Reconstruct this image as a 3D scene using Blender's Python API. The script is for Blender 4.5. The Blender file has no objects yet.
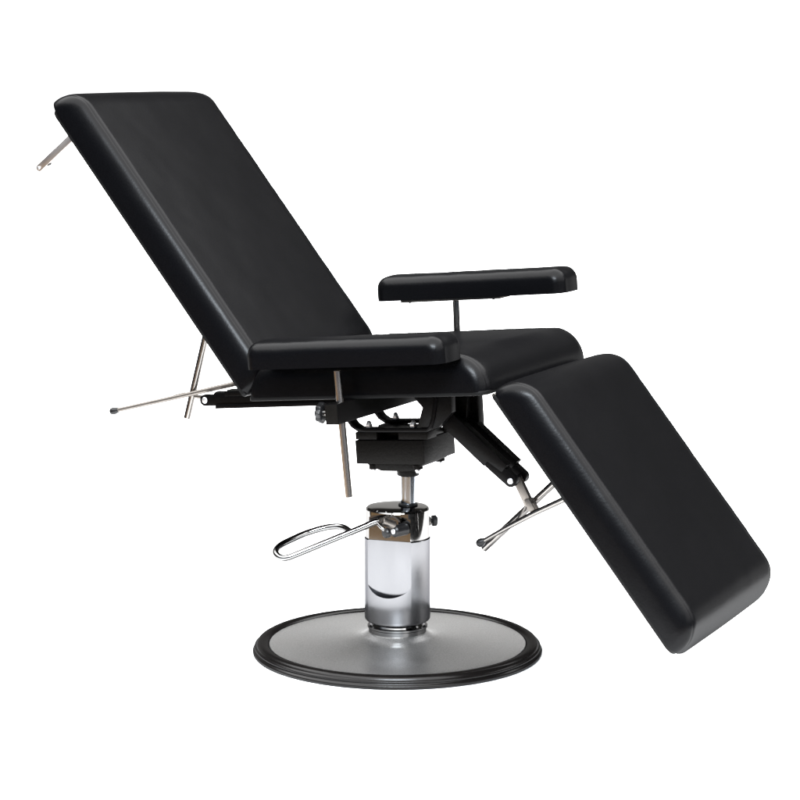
import bpy, bmesh, math, random
from mathutils import Vector, Matrix, noise
random.seed(4)
C = bpy.context.scene.collection
PI = math.pi
YAW = 0.4526

# ------------------------------------------------------------------ materials
def new_mat(name):
    m = bpy.data.materials.new(name); m.use_nodes = True
    nt = m.node_tree; return m, nt, nt.nodes['Principled BSDF']

def N(nt, t, **kw):
    n = nt.nodes.new(t)
    for k, v in kw.items(): setattr(n, k, v)
    return n

def vinyl(name, col, rough=0.36, spec=0.42, bump=0.10):
    m, nt, b = new_mat(name)
    tc = N(nt, 'ShaderNodeTexCoord')
    nt.nodes.remove(b)
    df = N(nt, 'ShaderNodeBsdfDiffuse'); df.inputs['Color'].default_value = (*col, 1)
    gl = N(nt, 'ShaderNodeBsdfGlossy'); gl.inputs['Color'].default_value = (1, 1, 1, 1)
    fr = N(nt, 'ShaderNodeFresnel'); fr.inputs['IOR'].default_value = 1 + spec
    cl = N(nt, 'ShaderNodeMath', operation='MINIMUM'); cl.inputs[1].default_value = .033     # matt top-coat: sheen never gets mirror-like
    mx = N(nt, 'ShaderNodeMixShader')
    nt.links.new(fr.outputs[0], cl.inputs[0]); nt.links.new(cl.outputs[0], mx.inputs[0])
    nt.links.new(df.outputs[0], mx.inputs[1]); nt.links.new(gl.outputs[0], mx.inputs[2])
    nt.links.new(mx.outputs[0], nt.nodes['Material Output'].inputs['Surface'])
    # leather grain + soft stretch undulation
    v = N(nt, 'ShaderNodeTexVoronoi', feature='F1'); v.inputs['Scale'].default_value = 420
    nn = N(nt, 'ShaderNodeTexNoise'); nn.inputs['Scale'].default_value = 210; nn.inputs['Detail'].default_value = 3
    big = N(nt, 'ShaderNodeTexNoise'); big.inputs['Scale'].default_value = 11; big.inputs['Detail'].default_value = 3
    for q in (v, nn, big): nt.links.new(tc.outputs['Object'], q.inputs['Vector'])
    add = N(nt, 'ShaderNodeMath', operation='MULTIPLY_ADD')
    nt.links.new(v.outputs['Distance'], add.inputs[0]); add.inputs[1].default_value = .0
    nt.links.new(nn.outputs['Fac'], add.inputs[2])
    b1 = N(nt, 'ShaderNodeBump'); b1.inputs['Strength'].default_value = bump; b1.inputs['Distance'].default_value = .0010
    nt.links.new(add.outputs[0], b1.inputs['Height'])
    b2 = N(nt, 'ShaderNodeBump'); b2.inputs['Strength'].default_value = .35; b2.inputs['Distance'].default_value = .0007
    nt.links.new(big.outputs['Fac'], b2.inputs['Height']); nt.links.new(b1.outputs[0], b2.inputs['Normal'])
    [nt.links.new(b2.outputs[0], q.inputs['Normal']) for q in (df, gl)]
    r = N(nt, 'ShaderNodeMapRange'); r.inputs['To Min'].default_value = rough - .01; r.inputs['To Max'].default_value = rough + .02
    nt.links.new(big.outputs['Fac'], r.inputs['Value']); nt.links.new(r.outputs[0], gl.inputs['Roughness'])
    return m

def metal(name, col, rough, var=.05, scale=40, stretch=(1, 1, 1), bump=0.0):
    m, nt, b = new_mat(name)
    b.inputs['Metallic'].default_value = 1; b.inputs['Base Color'].default_value = (*col, 1); b.inputs['Specular Tint'].default_value = (.4, .4, .41, 1)
    tc = N(nt, 'ShaderNodeTexCoord'); mp = N(nt, 'ShaderNodeMapping'); mp.inputs['Scale'].default_value = stretch
    nn = N(nt, 'ShaderNodeTexNoise'); nn.inputs['Scale'].default_value = scale; nn.inputs['Detail'].default_value = 4
    nt.links.new(tc.outputs['Object'], mp.inputs[0]); nt.links.new(mp.outputs[0], nn.inputs['Vector'])
    r = N(nt, 'ShaderNodeMapRange'); r.inputs['To Min'].default_value = max(.01, rough - var); r.inputs['To Max'].default_value = rough + var
    nt.links.new(nn.outputs['Fac'], r.inputs['Value']); nt.links.new(r.outputs[0], b.inputs['Roughness'])
    if bump:
        bb = N(nt, 'ShaderNodeBump'); bb.inputs['Strength'].default_value = bump; bb.inputs['Distance'].default_value = .0005
        nt.links.new(nn.outputs['Fac'], bb.inputs['Height']); nt.links.new(bb.outputs[0], b.inputs['Normal'])
    return m

def paint(name, col, rough, spec=.4, bump=.15, scale=500):
    m, nt, b = new_mat(name)
    b.inputs['Base Color'].default_value = (*col, 1); b.inputs['Roughness'].default_value = rough
    b.inputs['Specular IOR Level'].default_value = spec
    tc = N(nt, 'ShaderNodeTexCoord'); nn = N(nt, 'ShaderNodeTexNoise'); nn.inputs['Scale'].default_value = scale
    nt.links.new(tc.outputs['Object'], nn.inputs['Vector'])
    bb = N(nt, 'ShaderNodeBump'); bb.inputs['Strength'].default_value = bump; bb.inputs['Distance'].default_value = .0005
    nt.links.new(nn.outputs['Fac'], bb.inputs['Height']); nt.links.new(bb.outputs[0], b.inputs['Normal'])
    return m

M = {}
M['vinyl'] = vinyl('black_vinyl', (.0012, .0012, .0015), .29, .19, .20)
M['board'] = paint('black_board_edge', (.004, .004, .004), .5, .1)
M['black'] = vinyl('black_powder_coat', (.0022, .0020, .0020), .30, .17, .15)
M['cast'] = vinyl('black_cast_metal', (.0030, .0026, .0022), .42, .17, .5)
M['rubber'] = vinyl('black_rubber', (.0030, .0026, .0025), .22, .26, .10)
M['piston'] = metal('piston_steel', (.40, .43, .47), .16, .03, 40, (1, 1, .3))
M['holder'] = metal('holder_steel', (.62, .57, .53), .36, .05, 60)
M['knob'] = paint('black_plastic', (.006, .006, .0065), .35, .3, .1)
M['chrome'] = metal('chrome', (.22, .218, .215), .07, .02)
M['column'] = metal('polished_steel', (.155, .155, .160), .19, .05, 30, (1, 1, .25), .02)
M['capchrome'] = metal('bright_chrome', (.23, .225, .22), .05, .015)
M['rod'] = metal('brushed_rod', (.21, .198, .186), .20, .05, 60, (1, 1, .3))
M['tarnish'] = metal('dull_rod', (.42, .385, .35), .22, .03, 30, (1, 1, .3))
M['flat'] = metal('dull_flat_steel', (.175, .16, .145), .38, .06, 90)
M['bolt'] = metal('zinc', (.85, .85, .85), .42)
M['mirror'] = metal('mirror_flat', (.150, .150, .152), .05, .02)

def base_metal():
    m, nt, b = new_mat('satin_base_plate')
    b.inputs['Metallic'].default_value = 1
    tc = N(nt, 'ShaderNodeTexCoord')
    n1 = N(nt, 'ShaderNodeTexNoise'); n1.inputs['Scale'].default_value = 330; n1.inputs['Detail'].default_value = 2
    n2 = N(nt, 'ShaderNodeTexNoise'); n2.inputs['Scale'].default_value = 14; n2.inputs['Detail'].default_value = 5
    for q in (n1, n2): nt.links.new(tc.outputs['Object'], q.inputs['Vector'])
    cr = N(nt, 'ShaderNodeMix', data_type='RGBA')
    cr.inputs['A'].default_value = (.22, .22, .219, 1); cr.inputs['B'].default_value = (.58, .58, .577, 1)
    nt.links.new(n1.outputs['Fac'], cr.inputs['Factor']); nt.links.new(cr.outputs['Result'], b.inputs['Base Color'])
    r = N(nt, 'ShaderNodeMapRange'); r.inputs['To Min'].default_value = .32; r.inputs['To Max'].default_value = .46
    nt.links.new(n2.outputs['Fac'], r.inputs['Value']); nt.links.new(r.outputs[0], b.inputs['Roughness'])
    bb = N(nt, 'ShaderNodeBump'); bb.inputs['Strength'].default_value = .5; bb.inputs['Distance'].default_value = .0004
    nt.links.new(n1.outputs['Fac'], bb.inputs['Height']); nt.links.new(bb.outputs[0], b.inputs['Normal'])
    return m
M['plate'] = base_metal()

# ------------------------------------------------------------------ helpers
def link(name, bm, mat, parent, sharp=35, label=None):
    bmesh.ops.recalc_face_normals(bm, faces=bm.faces)
    me = bpy.data.meshes.new(name); bm.to_mesh(me); bm.free()
    for p in me.polygons: p.use_smooth = True
    me.set_sharp_from_angle(angle=math.radians(sharp))
    me.materials.append(mat)
    o = bpy.data.objects.new(name, me); C.objects.link(o)
    if parent is not None: o.parent = parent
    if label: o['label'] = label
    return o

def tube(bm, pts, r, seg=20, closed=False, caps=True):
    pts = [Vector(p) for p in pts]; n = len(pts)
    rr = r if isinstance(r, (list, tuple)) else [r] * n
    rings = []; up = None
    for i, p in enumerate(pts):
        if closed: t = (pts[(i + 1) % n] - pts[i - 1])
        else: t = pts[min(i + 1, n - 1)] - pts[max(i - 1, 0)]
        t.normalize()
        if up is None:
            up = Vector((0, 0, 1)) if abs(t.z) < .9 else Vector((1, 0, 0))
        up = (up - t * up.dot(t)).normalized(); s = t.cross(up)
        rings.append([bm.verts.new(p + (up * math.cos(a) + s * math.sin(a)) * rr[i]) for a in [2 * PI * k / seg for k in range(seg)]])
    for i in range(n if closed else n - 1):
        a, b = rings[i], rings[(i + 1) % n]
        for k in range(seg):
            bm.faces.new((a[k], a[(k + 1) % seg], b[(k + 1) % seg], b[k]))
    if caps and not closed:
        bm.faces.new(rings[0][::-1]); bm.faces.new(rings[-1])

def cyl(bm, a, b, r, bev=.0008, seg=32):
    a, b = Vector(a), Vector(b); d = (b - a).normalized()
    tube(bm, [a, a + d * 1e-5, a + d * bev, b - d * bev, b - d * 1e-5, b], [max(r - bev, r * .5), max(r - bev * .97, r * .5), r, r, max(r - bev * .97, r * .5), max(r - bev, r * .5)], seg)

def lathe(bm, prof, cx=0, cy=0, seg=160, capb=True, capt=True):
    rings = [[bm.verts.new((cx + r * math.cos(2 * PI * k / seg), cy + r * math.sin(2 * PI * k / seg), z)) for k in range(seg)] for r, z in prof]
    for a, b in zip(rings, rings[1:]):
        for k in range(seg): bm.faces.new((a[k], a[(k + 1) % seg], b[(k + 1) % seg], b[k]))
    if capb: bm.faces.new(rings[0][::-1])
    if capt: bm.faces.new(rings[-1])

def prism(bm, poly, y0, y1, bev=.0015):
    """polygon in the chair's x-z plane, extruded across from y0 to y1, edges bevelled"""
    b2 = bmesh.new()
    va = [b2.verts.new((x, y0, z)) for x, z in poly]; vb = [b2.verts.new((x, y1, z)) for x, z in poly]
    n = len(poly); b2.faces.new(va); b2.faces.new(vb[::-1])
    for i in range(n): b2.faces.new((va[i], vb[i], vb[(i + 1) % n], va[(i + 1) % n]))
    bmesh.ops.recalc_face_normals(b2, faces=b2.faces)
    if bev: bmesh.ops.bevel(b2, geom=list(b2.edges), offset=bev, segments=2, profile=.6, affect='EDGES', clamp_overlap=True)
    me = bpy.data.meshes.new('t'); b2.to_mesh(me); b2.free(); bm.from_mesh(me); bpy.data.meshes.remove(me)

def strip(pts, t):
    """offset a polyline in x-z into a band of thickness t"""
    L, R = [], []
    for i, p in enumerate(pts):
        a = pts[max(i - 1, 0)]; b = pts[min(i + 1, len(pts) - 1)]
        dx, dz = b[0] - a[0], b[1] - a[1]; l = math.hypot(dx, dz); nx, nz = -dz / l * t / 2, dx / l * t / 2
        L.append((p[0] + nx, p[1] + nz)); R.append((p[0] - nx, p[1] - nz))
    return L + R[::-1]

def spline(pts, n=8, closed=False):
    P = [Vector(p) for p in pts]; out = []; m = len(P)
    rng = range(m) if closed else range(m - 1)
    for i in rng:
        g = (lambda k: P[k % m]) if closed else (lambda k: P[min(max(k, 0), m - 1)])
        a, b, c, d = g(i - 1), g(i), g(i + 1), g(i + 2)
        for k in range(n):
            t = k / n
            out.append(.5 * ((2 * b) + (c - a) * t + (2 * a - 5 * b + 4 * c - d) * t * t + (3 * b - a - 3 * c + d) * t ** 3))
    if not closed: out.append(P[-1])
    return out

def w2c(x, y, z):      # a point given along the column's own axes, into the chair's turned axes
    c, s = math.cos(YAW), math.sin(YAW); return Vector((x * c - y * s, x * s + y * c, z))

def cushion(bm, x, z, ang, L, T, W, sgn, y0=0.0, R=.072, er=.019, t0=.007, crown=.0035, seed=0, groove=.0030, step=.016, wav=.0007, et=.044, ek=.45, lean=(0, 0), corner=(.012, .012)):
    """upholstered slab: rounded ends, boxed side panels with a sewn seam, slightly domed face"""
    d = Vector((math.cos(ang), 0, math.sin(ang))); n = Vector((-d.z, 0, d.x)) * sgn; O = Vector((x, 0, z))
    R = min(R, T - t0 - .002); nb, nc, nt_ = max(8, int(L / step)), 12, max(8, int(L / step))
    def ring(e):
        r = max(min(R - e * .8, T - e - t0 - .003), .004); a0, a1, top = e * ek, L - e * ek, T - e; P = []
        b0, b1 = a0 + lean[0], a1 - lean[1]
        for k in range(nb): P.append((b0 + (b1 - b0) * (1 - k / nb), t0))
        for k in range(4): P.append((b0 + (a0 - b0) * k / 4, t0 + (top - r - t0) * k / 4))
        for k in range(nc): q = PI / 2 * k / nc; P.append((a0 + r - r * math.cos(q), top - r + r * math.sin(q)))
        for k in range(nt_): P.append((a0 + r + (a1 - a0 - 2 * r) * k / nt_, top))
        for k in range(nc): q = PI / 2 * k / nc; P.append((a1 - r + r * math.sin(q), top - r + r * math.cos(q)))
        for k in range(4): P.append((a1 + (b1 - a1) * k / 4, top - r - (top - r - t0) * k / 4))
        return P
    h = W / 2
    S = [(.0, et + .012), (.0002, et + .004)]
    for k in range(0, 13):
        q = PI / 2 * k / 12; S.append((.0004 + er * (1 - math.cos(q)) ** 1.0, et * (1 - math.sin(q)) ** .9))
    S.append((er + .0016, groove)); S.append((er + .0026, groove)); S.append((er + .0044, .0001))
    half = [(h - a, e) for a, e in S]
    mid = []; m = max(4, int((W - 2 * er) / step)); yb = half[-1][0]
    for k in range(1, m):
        y = yb * (1 - 2 * k / m); mid.append((y, -crown * (1 - (y / yb) ** 2) ** 1.1))
    secs = half + mid + [(-y, e) for y, e in half[::-1]]
    rings = []
    for (y, e) in secs:
        row = []
        for (u, t) in ring(e):
            pull = max(0, abs(y) - h + .055) / .055
            if pull: u = u + pull ** 2 * (corner[0] * max(0, 1 - u / .10) ** 1.5 - corner[1] * max(0, 1 - (L - u) / .10) ** 1.5)
            p = O + d * u + n * t + Vector((0, y + y0, 0))
            if t > t0 + 1e-4:
                a = wav * (noise.noise(p * 9 + Vector((seed, 0, 0))) + .5 * noise.noise(p * 30 + Vector((0, seed, 0))))
                edge = math.exp(-((abs(y) - h + er) / .03) ** 2)
                a += edge * .0006 * noise.noise(Vector((u * 70, seed, y * 10)))
                if abs(y) > h - er * .6: p += Vector((0, math.copysign(1, y), 0)) * a
                else: p += n * a
            row.append(bm.verts.new(p))
        rings.append(row)
    k = len(rings[0])
    for a, b in zip(rings, rings[1:]):
        for i in range(k): bm.faces.new((a[i], a[(i + 1) % k], b[(i + 1) % k], b[i]))
    bm.faces.new(rings[0]); bm.faces.new(rings[-1][::-1])

def board(bm, x, z, ang, L, W, sgn, y0=0.0, t=.0085, lo=-.001, inset=.0015, r=.024, r0=.008):
    c, s = math.cos(ang), math.sin(ang); n = (-s * sgn, c * sgn); h = W / 2 - inset; P = []
    for cu, cy, q0, r_ in ((L - inset - r, h - r, 0, r), (inset + r0, h - r0, 90, r0), (inset + r0, -h + r0, 180, r0), (L - inset - r, -h + r, 270, r)):
        for k in range(9):
            q = math.radians(q0 + 90 * k / 8); P.append((cu + r_ * math.cos(q), cy + r_ * math.sin(q)))
    b2 = bmesh.new()
    rows = [[b2.verts.new((x + c * u + n[0] * q, y0 + y, z + s * u + n[1] * q)) for u, y in P] for q in (lo, t)]
    k = len(P); b2.faces.new(rows[0]); b2.faces.new(rows[1][::-1])
    for i in range(k): b2.faces.new((rows[0][i], rows[1][i], rows[1][(i + 1) % k], rows[0][(i + 1) % k]))
    bmesh.ops.recalc_face_normals(b2, faces=b2.faces)
    bmesh.ops.bevel(b2, geom=[e for e in b2.edges if abs(e.verts[0].index - e.verts[1].index) < 0 or len(e.link_faces) == 2 and max(len(f.verts) for f in e.link_faces) > 4], offset=.0018, segments=2, profile=.6, affect='EDGES')
    me = bpy.data.meshes.new('t'); b2.to_mesh(me); b2.free(); bm.from_mesh(me); bpy.data.meshes.remove(me)

def hexbolt(bm, c, axis, r, hgt, dome=True):
    c = Vector(c); a = Vector(axis).normalized()
    tube(bm, [c, c + a * hgt * .45], r, 6)
    if dome: tube(bm, [c + a * hgt * .45, c + a * hgt * .7, c + a * hgt * .92, c + a * hgt], [r * .72, r * .66, r * .42, r * .1], 16)

# ------------------------------------------------------------------ floor
bm = bmesh.new()
vs = [bm.verts.new(p) for p in ((-1.15, -1.22, 0), (1.3, -1.22, 0), (16, 60, 0), (-16, 60, 0))]
bm.faces.new(vs)
fm, nt, b = new_mat('white_paper_floor')
b.inputs['Base Color'].default_value = (.96, .96, .96, 1); b.inputs['Roughness'].default_value = .9; b.inputs['Specular IOR Level'].default_value = .1
tc = N(nt, 'ShaderNodeTexCoord'); nz = N(nt, 'ShaderNodeTexNoise'); nz.inputs['Scale'].default_value = 60
bb = N(nt, 'ShaderNodeBump'); bb.inputs['Strength'].default_value = .05
nt.links.new(tc.outputs['Object'], nz.inputs['Vector']); nt.links.new(nz.outputs['Fac'], bb.inputs['Height']); nt.links.new(bb.outputs[0], b.inputs['Normal'])
fl = link('floor', bm, fm, None); fl['kind'] = 'structure'

# ------------------------------------------------------------------ the chair
root = bpy.data.objects.new('treatment_chair', None); C.objects.link(root)
root.rotation_euler = (0, 0, -YAW); root.empty_display_size = .1
root['label'] = 'black vinyl reclining treatment chair on a chrome pedestal with round steel base'
root['category'] = 'treatment chair'
def empty(name, parent, loc=(0, 0, 0)):
    o = bpy.data.objects.new(name, None); C.objects.link(o); o.parent = parent; return o

# --- round base
bm = bmesh.new()
lathe(bm, [(.292, .004), (.2935, .0205), (.2925, .0222), (.288, .0228), (.27, .0236), (.24, .0249), (.20, .0272), (.165, .0292), (.135, .0318), (.11, .0342), (.092, .0368), (.080, .0405), (.071, .0460), (.064, .0490)], seg=200)
base = link('base_plate', bm, M['plate'], root, 50)
bm = bmesh.new()
lathe(bm, [(.2938, .002), (.328, .0008), (.3305, .003), (.3312, .0070), (.3295, .0095), (.3262, .0108), (.3255, .0125), (.3268, .0140), (.3272, .0168), (.3255, .0185), (.3228, .0192), (.3222, .0206), (.3205, .0243), (.3165, .0268), (.3110, .0278), (.3050, .0275), (.2995, .0262), (.2962, .0240), (.2942, .0215), (.2938, .002)], seg=200, capb=False, capt=False)
link('rubber_rim', bm, M['rubber'], base, 60)

# --- column: polished drum with a milled flat, cap with the same flat
Rc = .0752
def cut_mesh(bmA, bmB, name, mat, parent):
    A = link(name, bmA, mat, parent, 30); Bo = link('cutter', bmB, mat, None, 30)
    mod = A.modifiers.new('b', 'BOOLEAN'); mod.object = Bo; mod.operation = 'DIFFERENCE'; mod.solver = 'EXACT'
    dg = bpy.context.evaluated_depsgraph_get()
    me = bpy.data.meshes.new_from_object(A.evaluated_get(dg)); me.name = name
    A.modifiers.clear(); A.data = me
    for p in me.polygons: p.use_smooth = True
    me.set_sharp_from_angle(angle=math.radians(22))
    bpy.data.objects.remove(Bo)
    return A
nA = w2c(-.7071, -.7071, 0).normalized(); tA = Vector((0, 0, 1)).cross(nA)     # facing of the flat
dist = .0545
def flat_cutter(zlo, zhi, arc_lo=0, arc_hi=0, tilt=0.0):
    bm = bmesh.new(); w = .0545; P = []
    K = 20
    if arc_lo:
        for k in range(K + 1):
            q = PI + PI * k / K; P.append((w * math.cos(q), zlo + arc_lo + arc_lo * math.sin(q)))
    else: P += [(-w, zlo), (w, zlo)]
    if arc_hi:
        for k in range(K + 1):
            q = PI * k / K; P.append((w * math.cos(q), zhi - arc_hi + arc_hi * math.sin(q)))
    else: P += [(w, zhi), (-w, zhi)]
    zc = (zlo + zhi) / 2
    va = [bm.verts.new(nA * (dist - tilt * (z - zc)) + tA * u + Vector((0, 0, z))) for u, z in P]
    vb = [bm.verts.new(nA * .12 + tA * u + Vector((0, 0, z))) for u, z in P]
    n = len(P); bm.faces.new(va); bm.faces.new(vb[::-1])
    for i in range(n): bm.faces.new((va[i], vb[i], vb[(i + 1) % n], va[(i + 1) % n]))
    return bm
bm = bmesh.new()
lathe(bm, [(.066, .0735), (.0705, .0745), (Rc - .001, .0785), (Rc, .082), (Rc, .2665), (Rc - .0012, .268)], seg=128)
column = cut_mesh(bm, flat_cutter(.140, .30, .036, 0), 'column', M['column'], root)
bm = bmesh.new()
lathe(bm, [(.0660, .0400), (.0660, .0570), (.0685, .0590), (.0685, .0630), (.062, .0645), (.060, .069), (.0645, .0742)], seg=96)
link('collar', bm, M['chrome'], column)
bm = bmesh.new()
Rk = .0735
lathe(bm, [(Rk - .0002, .2690), (Rk + .0004, .2702), (Rk - .0008, .3325), (Rk - .0022, .3355), (Rk - .0055, .3378), (.055, .3400), (.032, .3408), (.020, .3410)], seg=128)
M['capchrome'].node_tree.nodes['Principled BSDF'].inputs['Specular Tint'].default_value = (.5, .5, .5, 1)
column.data.materials.append(M['mirror'])
for p in column.data.polygons:
    if p.normal.dot(nA) > .999 and abs(p.center.dot(nA) - dist) < .001: p.material_index = 1
cap = cut_mesh(bm, flat_cutter(.2685 - .02, .3310, 0, .020, .022), 'column_cap', M['capchrome'], column)
bm = bmesh.new(); lathe(bm, [(.022, .3408), (.0225, .3440), (.021, .3455), (.018, .346)], .0216, .0105, 48)
link('seal_ring', bm, M['knob'], cap)
# piston
bm = bmesh.new(); lathe(bm, [(.0168, .335), (.0168, .43)], .0216, .0105, 64)
link('piston', bm, M['piston'], column)

# --- foot pump lever
lever = empty('foot_lever', root)
A0 = [(-.0400, -.1368, .3030), (-.0950, -.1740, .2775), (-.1498, -.2118, .2520), (-.1650, -.2212, .2462), (-.1765, -.2235, .2452), (-.1880, -.2205, .2480), (-.1980, -.2125, .2525), (-.2030, -.2000, .2580), (-.2010, -.1800, .2650), (-.1900, -.1570, .2722), (-.1680, -.1262, .2835), (-.1332, -.1003, .2945), (-.1060, -.0940, .2985), (-.0850, -.1000, .2990), (-.0640, -.1150, .2965), (-.0519, -.1245, .2958)]
bm = bmesh.new()
arm = [(.0040, -.1040, .3225), (-.0050, -.1110, .3200), (-.0200, -.1220, .3125)]
tube(bm, spline(arm + A0, 7), .0071, 20)
link('pedal_loop', bm, M['chrome'], lever)
bm = bmesh.new()
tube(bm, spline([(-.055, -.1450, .2955), (-.035, -.1320, .3045), (-.018, -.1200, .3125), (-.002, -.1080, .3200)], 6), .0068, 18)
link('pedal_shank', bm, M['flat'], lever)
bm = bmesh.new()
tube(bm, spline([(.0005, -.1065, .3222), (.008, -.110, .3160), (.018, -.1115, .3080), (.0270, -.108, .3010)], 6), .0045, 16)
link('bent_link', bm, M['chrome'], lever)
bm = bmesh.new(); cyl(bm, w2c(-.034, -.098, .3235), w2c(-.006, -.088, .311), .0095, .0015)
link('pivot_sleeve', bm, M['flat'], lever)
bm = bmesh.new(); p = w2c(-.019, -.104, .2985); cyl(bm, p, p + nA * .014, .0112, .003)
link('end_cap', bm, M['knob'], lever)
bm = bmesh.new(); p = w2c(.006, -.080, .299); cyl(bm, p - nA * .02, p + nA * .022, .0135, .0035)
link('axle_nut', bm, M['knob'], lever)
bm = bmesh.new(); cyl(bm, p + nA * .021, p + nA * .0232, .006, .001)
link('axle_pin', bm, M['bolt'], lever)
q = w2c(.0705, .036, .2960); qd = Vector((q.x, q.y, 0)).normalized() * .9 + w2c(.5, 0, 0); qd.normalize()
bm = bmesh.new(); cyl(bm, q - qd * .012, q + qd * .003, .0125, .001, 24)
link('axle_boss', bm, M['flat'], cap)
bm = bmesh.new(); cyl(bm, q + qd * .003, q + qd * .0075, .0055, .0005); cyl(bm, q + qd * .007, q + qd * .0205, .0135, .003, 10)
link('adjusting_knob', bm, M['knob'], cap)

# --- swivel head on top of the piston
head = empty('swivel_head', root)
bm = bmesh.new(); lathe(bm, [(.0215, .4085), (.0245, .4095), (.0255, .412), (.0255, .421), (.030, .4235), (.034, .431), (.036, .450)], .0216, .0105, 64)
link('hub', bm, M['cast'], head)
bm = bmesh.new()
prism(bm, [(-.062, .4430), (.107, .4545), (.103, .5090), (-.066, .4970)], -.083, .083, .003)
link('mount_box', bm, M['cast'], head)
bm = bmesh.new()
prism(bm, [(-.045, .4435), (.098, .4535), (.090, .4465), (.060, .4330), (-.008, .4285), (-.036, .4370)], -.066, .066, .002)
link('flange', bm, M['cast'], head)
for x, y in ((-.031, -.058), (.078, -.058), (.078, .058), (-.031, .058)):
    bm = bmesh.new(); z = .4400 + (x + .045) * .07
    tube(bm, [(x, y, z), (x + .001, y, z - .0100)], .0115, 20)
    link('lug', bm, M['cast'], head)
    bm = bmesh.new(); hexbolt(bm, (x, y, z - .0095), (.08, 0, -1), .0066, .010)
    link('bolt', bm, M['bolt'], head)
for x0, x1 in ((-.0648, -.012), (.042, .113)):
    for ya in (-.081, .033):
        f = lambda x: .4985 + (x + .0648) * .0715
        bm = bmesh.new(); prism(bm, [(x0, f(x0)), (x1, f(x1)), (x1 - .001, f(x1) + .0165), (x0 - .001, f(x0) + .0165)], ya, ya + .048, .0012)
        link('spacer_block', bm, M['cast'], head)
bm = bmesh.new(); prism(bm, [(-.05, .4995), (.10, .5095), (.099, .527), (-.051, .517)], -.05, .05, .001)
link('tilt_plate', bm, M['black'], head)
for yc in (-.068, .068):
    bm = bmesh.new()
    c = [(-.104, .604), (-.100, .585), (-.093, .562), (-.084, .543), (-.072, .529), (-.058, .5215), (-.040, .5215), (.040, .5272), (.112, .5325), (.121, .540), (.127, .560), (.134, .606)]
    prism(bm, strip(c, .0085), yc - .016, yc + .016, .0012)
    link('support_strap', bm, M['black'], head)
    bm = bmesh.new()
    prism(bm, [(.088, .538), (.100, .5815), (.080, .6010), (.080, .618), (.168, .628), (.170, .575), (.140, .540), (.118, .5325)], yc - .012, yc + .012, .0012)
    link('gusset', bm, M['black'], head)
    for x in (-.037, .073):
        bm = bmesh.new(); hexbolt(bm, (x, yc, .5255 + (x + .037) * .071), (-.085, 0, 1), .0085, .0165)
        link('bolt', bm, M['bolt'], head)
for x, y, z in ((.098, .0, .5305), (.112, -.004, .5315)):
    bm = bmesh.new(); hexbolt(bm, (x, y, z), (.3, -.6, 1), .0060, .012)
    link('bolt', bm, M['bolt'], head)
bm = bmesh.new(); prism(bm, [(.092, .530), (.168, .536), (.172, .622), (.088, .622)], .004, .050, .002)
prism(bm, [(-.11, .600), (.0, .606), (.0, .6185), (-.11, .6135)], -.075, .075, .001)
link('carrier', bm, M['black'], head)

# --- cushions
TS = .0853
# backrest
bz = (-.2301, .6105, 2.2394, .8074, .0747, .590, -1)
bm = bmesh.new(); board(bm, bz[0], bz[1], bz[2], bz[3] - .019, bz[5], -1)
back = link('backrest', bm, M['board'], root, label='tall black backrest leaning back with a long side seam')
bm = bmesh.new(); cushion(bm, *bz, seed=1.3, lean=(0, .010), corner=(.0, .012))
link('cushion', bm, M['vinyl'], back, 60)
# seat
sz = (-.2181, .6044, TS, .5660, .0851, .590, 1)
bm = bmesh.new(); board(bm, *sz[:4], sz[5], 1)
seat = link('seat', bm, M['board'], root)
bm = bmesh.new(); cushion(bm, *sz, seed=4.1, R=.078, corner=(0, .009))
link('cushion', bm, M['vinyl'], seat, 60)
# leg rest
lz = (.3617 - .0112, .6445 + .0141, -.9012, .6634, .0801, .5824, 1)
bm = bmesh.new(); board(bm, lz[0] + .0056, lz[1] - .0071, lz[2], lz[3] - .016, lz[5], 1)
leg = link('leg_rest', bm, M['board'], root, label='black padded leg rest hanging down from the seat front')
bm = bmesh.new(); cushion(bm, *lz, seed=8.7, lean=(.009, 0), corner=(.006, .012))
link('cushion', bm, M['vinyl'], leg, 60)
# small hinge between seat and leg rest
for y in (-.262, .0, .262):
    bm = bmesh.new(); cyl(bm, (.3560, y - .012, .6500), (.3560, y + .012, .6500), .0052)
    link('hinge', bm, M['flat'], seat)

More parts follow.
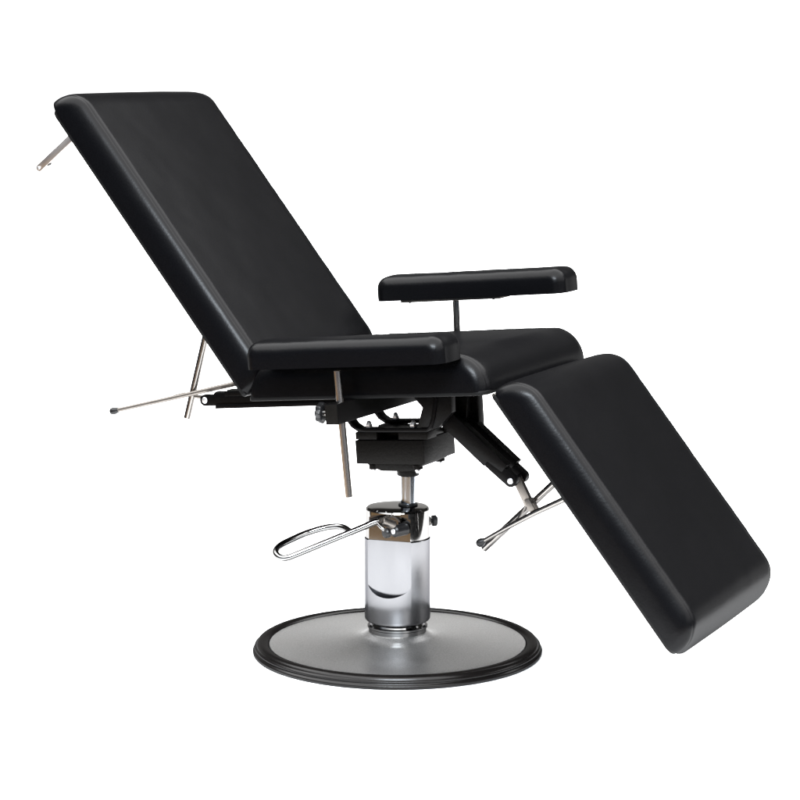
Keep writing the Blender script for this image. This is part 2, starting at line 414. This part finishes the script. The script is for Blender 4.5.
# --- armrests on posts, cross tube
bm = bmesh.new()
prism(bm, [(.0105, .5775), (.0415, .5800), (.0380, .6240), (.0070, .6215)], -.366, .366, .002)
cross = link('cross_tube', bm, M['black'], root)
bm = bmesh.new(); prism(bm, [(.012, .5795), (.040, .5817), (.0365, .6220), (.0085, .6200)], -.3675, -.3655, .0006)
link('end_plug', bm, M['cast'], cross)
ca, sa = math.cos(TS), math.sin(TS)
for side, ax, az, L, yc, px, z0, z1, lab in (
        (-1, -.172, .6817, .463, -.3327, .0225, .4205, .690, 'near armrest, lower, reaching over the seat side'),
        (1, -.195, .7647, .484, .3346, -.0035, .505, .775, 'far armrest, raised higher on its post')):
    bm = bmesh.new(); cushion(bm, ax, az, TS, L, .0618, .1185, 1, yc, R=.030, er=.025, t0=.004, crown=.0015, seed=side * 3.3, groove=.0, step=.012, wav=.0011, et=.026, ek=1.0, corner=(0, 0))
    arm_o = link('armrest', bm, M['vinyl'], root, 60, lab)
    bm = bmesh.new()
    P = [(ax + ca * u - sa * t, az + sa * u + ca * t) for u, t in ((.055, .0), (L - .17, .0), (L - .17, .0055), (.055, .0055))]
    hw = .030 if side > 0 else .016
    if side > 0: P = [(a + sa * .0035, b_ - ca * .0035) for a, b_ in P]
    prism(bm, P, yc - hw, yc + hw, .0006)
    link('mounting_plate', bm, M['flat'], arm_o)
    for u in ((.075, L - .19) if side > 0 else ()):
        p = (ax + ca * u, yc - (.02 if side > 0 else 0), az + sa * u - .003)
        bm = bmesh.new(); hexbolt(bm, p, (0.08, 0, -1), .004, .004)
        link('screw', bm, M['bolt'], arm_o)
    bm = bmesh.new(); dx = -.101
    cyl(bm, (px + (z1 - .68) * dx * (1 if side < 0 else .45), yc - .002, z1), (px + (z0 - .68) * dx * (1 if side < 0 else .45), yc - .002, z0), .0078, .0012)
    link('post', bm, M['tarnish'] if side < 0 else M['rod'], arm_o)
    # clamp knob on the rear of the cross tube
    bm = bmesh.new(); K = 8; y = yc - side * .0 + (-.016 if side < 0 else .016); kz = .600
    pts = []
    for k in range(K * 6):
        q = 2 * PI * k / (K * 6); r = .0215 + .0016 * math.cos(q * K); pts.append((r * math.cos(q), r * math.sin(q)))
    rows = []
    for xx, s in ((-.0195, .80), (-.0180, .93), (-.0160, 1), (-.0075, 1), (-.0055, .93), (-.0045, .80)):
        rows.append([bm.verts.new((xx + .003, y + a * s, kz + b_ * s)) for a, b_ in pts])
    for a, b_ in zip(rows, rows[1:]):
        for k in range(len(a)): bm.faces.new((a[k], a[(k + 1) % len(a)], b_[(k + 1) % len(a)], b_[k]))
    bm.faces.new(rows[0]); bm.faces.new(rows[-1])
    link('clamp_knob', bm, M['knob'], cross)
    bm = bmesh.new(); cyl(bm, (-.004, y, kz), (.012, y, kz), .0085)
    link('clamp_screw', bm, M['rod'], cross)

# --- locking mechanism of the back: two channels under the seat, rods behind
mech = empty('back_mechanism', root)
sl = .0915
def bar(x0, x1, zc0, h, sl=sl):
    k = math.sqrt(1 + sl * sl) * h / 2
    return [(x0, zc0 - k), (x1, zc0 + (x1 - x0) * sl - k), (x1, zc0 + (x1 - x0) * sl + k), (x0, zc0 + k)]
for ya, yb in ((-.042, -.018), (.018, .042)):
    bm = bmesh.new(); prism(bm, bar(-.455, .000, .5585, .030), ya, yb, .0015)
    prism(bm, bar(-.449, -.005, .5425, .010), ya - .004, yb + .004, .001)
    prism(bm, bar(-.425, -.005, .5740, .012), ya - .002, yb + .002, .001)
    link('channel', bm, M['black'], mech)
    bm = bmesh.new(); P = [(-.44, .5690), (-.44, .5440)]
    P += [(-.483 + .0135 * math.cos(q), .5540 + .0135 * math.sin(q)) for q in [PI * 1.5 - PI * k / 12 for k in range(13)]]
    prism(bm, P, ya + .006, yb - .006, .0008)
    link('clevis', bm, M['black'], mech)
    bm = bmesh.new(); yy = ya + .004 if ya < 0 else yb - .004
    cyl(bm, (-.483, yy, .554), (-.483, yy + (.006 if ya < 0 else -.006), .554), .0072, .001)
    link('pin', bm, M['bolt'], mech)
bm = bmesh.new(); cyl(bm, (-.483, -.03, .554), (-.483, .03, .554), .004)
link('cross_pin', bm, M['rod'], mech)
bm = bmesh.new(); tube(bm, [(-.484, 0, .554), (-.53, 0, .5555), (-.560, 0, .5600), (-.590, 0, .5520)], [.0045, .0045, .004, .003], 14)
link('release_wire', bm, M['flat'], mech)
bm = bmesh.new(); cyl(bm, (-.4975, 0, .7090), (-.554, 0, .502), .0080, .001)
link('stay_rod', bm, M['rod'], mech)
bm = bmesh.new(); tube(bm, [(-.742, -.014, .510), (-.60, -.014, .546), (-.405, -.014, .5970), (-.330, -.014, .6160)], [.0050, .0055, .0062, .0062], 18)
lv = link('release_lever', bm, M['flat'], mech)
bm = bmesh.new()
tube(bm, [(-.7600, -.014, .5053), (-.7590, -.014, .5056), (-.7560, -.014, .5064), (-.7510, -.014, .5077), (-.7455, -.014, .5091), (-.7395, -.014, .5106), (-.7370, -.014, .5112), (-.7369, -.014, .5113)], [.002, .0055, .0083, .0094, .0086, .0066, .0060, .003], 24)
link('grip_ball', bm, M['knob'], lv)

# --- paper-roll arms high on the rear of the backrest
nb = Vector((-math.sin(2.2394), 0, math.cos(2.2394)))      # away from the face
dd = Vector((math.cos(2.2394), 0, math.sin(2.2394)))
bm = bmesh.new()
p0 = Vector((-.7330, -.2, 1.1605)); p1 = Vector((-.8170, -.2, 1.0945))
ax_ = (p1 - p0).normalized(); sd = Vector((-ax_.z, 0, ax_.x))
P = []
P += [(p0 - ax_ * .012 + sd * .008), (p0 - ax_ * .012 - sd * .008)]
P += [p1 + (ax_ * math.cos(q) + sd * math.sin(q)) * .008 for q in [-PI / 2 + PI * k / 10 for k in range(11)]]
prism(bm, [(v.x, v.z) for v in P], -.203, -.197, .0006)
ra = link('roll_holder_arm', bm, M['holder'], back)
bm = bmesh.new(); cyl(bm, (-.796, -.200, 1.1050), (-.796, -.190, 1.1050), .0058, .001)
link('stud', bm, M['knob'], ra)
bm = bmesh.new(); cyl(bm, (p1.x, -.2055, p1.z), (p1.x, -.2025, p1.z), .0036, .0008)
link('rivet', bm, M['bolt'], ra)

# --- leg rest mechanism
lm = empty('leg_mechanism', root)
dx, dz = .779, -.628; nx, nz = .628, .779
def along(s, t): return (.1515 + dx * s + nx * t, .5440 + dz * s + nz * t)
for ya, yb in ((-.041, -.015), (.015, .041)):
    bm = bmesh.new(); hh = .0198
    prism(bm, [along(-.075, -hh), along(.118, -hh), along(.118, -.006), along(.158, -.001), along(.158, hh), along(-.075, hh)], ya, yb, .0014)
    link('channel', bm, M['black'], lm)
    bm = bmesh.new(); P = [along(.085, .0105), along(.085, -.0192), along(.140, -.0180)]
    cpt = Vector((.2940, .4260))
    P += [(cpt.x + .0142 * (dx * math.cos(q) + nx * math.sin(q)), cpt.y + .0142 * (dz * math.cos(q) + nz * math.sin(q))) for q in [-PI / 2 + PI * k / 12 for k in range(13)]]
    prism(bm, P, ya + .002, yb - .007 if ya < 0 else yb - .004, .0008)
    link('clevis', bm, M['black'], lm)
    bm = bmesh.new(); yy = ya + .002 if ya < 0 else ya
    cyl(bm, (.294, yy - .003, .426), (.294, yy + .006, .426), .0068, .0012)
    link('pin', bm, M['bolt'] if ya < 0 else M['black'], lm)
bm = bmesh.new(); cyl(bm, (.294, -.03, .426), (.294, .03, .426), .0050)
link('cross_pin', bm, M['rod'], lm)
bm = bmesh.new(); prism(bm, [(.127, .610), (.176, .614), (.184, .497), (.160, .505), (.128, .560)], .030, .052, .0014)
prism(bm, [(.176, .614), (.184, .614), (.1925, .495), (.184, .492)], .026, .056, .0012)
link('hanger', bm, M['black'], lm)
def flatbar(bm, a, b, w, y0, y1):
    a, b = Vector(a), Vector(b); d = (b - a).normalized(); n = Vector((-d.y, d.x)) * w / 2
    prism(bm, [tuple(a + n), tuple(b + n), tuple(b - n), tuple(a - n)], y0, y1, .0008)
bm = bmesh.new(); flatbar(bm, (.2940, .4260), (.3240, .3690), .0190, -.007, .007)
link('link_bar', bm, M['flat'], lm)
bm = bmesh.new(); prism(bm, [(.3155, .381), (.327, .384), (.3430, .3600), (.334, .3545), (.326, .3560)], -.012, -.008, .0006)
prism(bm, [(.3155, .381), (.327, .384), (.3430, .3600), (.334, .3545), (.326, .3560)], .008, .012, .0006)
link('link_fork', bm, M['flat'], lm)
bm = bmesh.new(); cyl(bm, (.2060, .018, .2545), (.4010, .018, .4440), .0082, .001)
link('stay_rod', bm, M['rod'], lm)
bm = bmesh.new(); tube(bm, [(.216, -.016, .2780), (.28, -.016, .3180), (.345, -.016, .3560), (.4250, -.016, .3980)], [.0048, .0056, .0064, .0066], 18)
lv = link('release_lever', bm, M['rod'], lm)
bm = bmesh.new()
tube(bm, [(.2050, -.016, .2712), (.2058, -.016, .2717), (.2085, -.016, .2734), (.2130, -.016, .2762), (.2175, -.016, .2790), (.2212, -.016, .2814), (.2230, -.016, .2826), (.2231, -.016, .2827)], [.002, .0060, .0088, .0100, .0090, .0066, .0058, .003], 24)
link('grip_ball', bm, M['knob'], lv)
bm = bmesh.new(); tube(bm, [(.318, 0, .372), (.300, 0, .340), (.288, -.006, .3200)], [.003, .003, .0028], 12)
link('release_wire', bm, M['rod'], lm)

# ------------------------------------------------------------------ studio light: a procedural surround
w = bpy.data.worlds.new('World'); bpy.context.scene.world = w; w.use_nodes = True
nt = w.node_tree; bg = nt.nodes['Background']
tc = N(nt, 'ShaderNodeTexCoord'); sp = N(nt, 'ShaderNodeSeparateXYZ'); nt.links.new(tc.outputs['Generated'], sp.inputs[0])
def ramp(src, a, b, lo=0., hi=1.):
    r = N(nt, 'ShaderNodeMapRange', interpolation_type='SMOOTHSTEP')
    r.inputs['From Min'].default_value = a; r.inputs['From Max'].default_value = b
    r.inputs['To Min'].default_value = lo; r.inputs['To Max'].default_value = hi
    nt.links.new(sp.outputs[src], r.inputs['Value']); return r.outputs[0]
def mul(a, b):
    m = N(nt, 'ShaderNodeMath', operation='MULTIPLY')
    for i, q in enumerate((a, b)):
        if isinstance(q, (int, float)): m.inputs[i].default_value = q
        else: nt.links.new(q, m.inputs[i])
    return m.outputs[0]
def layer(prev, fac, col):
    m = N(nt, 'ShaderNodeMix', data_type='RGBA')
    nt.links.new(fac, m.inputs['Factor'])
    if isinstance(prev, tuple): m.inputs['A'].default_value = (*prev, 1)
    else: nt.links.new(prev, m.inputs['A'])
    m.inputs['B'].default_value = (*col, 1); return m.outputs['Result']
col = (.07, .066, .062)                                                   # dim room
col = layer(col, ramp('Y', .1, -.5), (.13, .17, .23))                    # towards the viewer, cooler
col = layer(col, mul(ramp('Y', -.1, -.4), ramp('Z', .2, .42)), (.95, 1.0, 1.08))                      # added front fill, lifts the shade on the floor under the leg rest
col = layer(col, mul(ramp('X', .25, .5), mul(ramp('Y', .3, -.2), mul(ramp('Z', .08, .2), ramp('Z', .75, .6)))), (4.0, 4.0, 4.05))  # unseen bright patch added on the right to fill the leg rest's shadow
col = layer(col, mul(ramp('X', .66, .58), mul(ramp('Y', .38, .30), mul(ramp('Z', -.34, -.33), ramp('Z', -.15, -.165)))), (.75, .49, .26))  # wooden panelling
col = layer(col, mul(ramp('Y', .45, .75), mul(ramp('Z', .13, .07), ramp('Z', -.6, -.4))), (1.5, 1.5, 1.5))             # white backdrop
col = layer(col, mul(ramp('X', .42, .25), mul(ramp('X', -.75, -.5), mul(ramp('Y', .45, .75), mul(ramp('Z', .36, .27), ramp('Z', .06, .10))))), (1.15, 1.13, 1.1))   # upper part of the backdrop
col = layer(col, mul(ramp('Y', .62, .35), ramp('Z', .46, .68)), (8.3, 8.3, 8.32))
col = layer(col, ramp('Z', .80, .88), (8.3, 8.3, 8.32))                  # overhead soft light
nt.links.new(col, bg.inputs['Color']); bg.inputs['Strength'].default_value = 1.0

# key strip high at the front left: the highlight along the rounded edges
def area(name, loc, target, sx, sy, power, col):
    l = bpy.data.lights.new(name, 'AREA'); l.shape = 'RECTANGLE'; l.size = sx; l.size_y = sy; l.energy = power; l.color = col
    o = bpy.data.objects.new(name, l); C.objects.link(o); o.location = loc
    o.rotation_euler = (Vector(target) - Vector(loc)).to_track_quat('-Z', 'Y').to_euler(); return o
area('softbox', (-.1, -3.3, 2.75), (0, 0, .8), 1.5, .5, 300, (.84, .92, 1))

# ------------------------------------------------------------------ camera
cam = bpy.data.cameras.new('camera'); co = bpy.data.objects.new('camera', cam); C.objects.link(co)
cam.sensor_width = 36; cam.lens = 2232.93 / 800 * 36; cam.clip_end = 300
co.location = (.0057, -4.9774, 1.3188); co.rotation_euler = (PI / 2 - .1471, 0, 0)
S = bpy.context.scene; S.camera = co
S.view_settings.view_transform = 'Standard'; S.view_settings.look = 'None'
S.view_settings.exposure = 0; S.view_settings.gamma = 1
S.cycles.max_bounces = 8
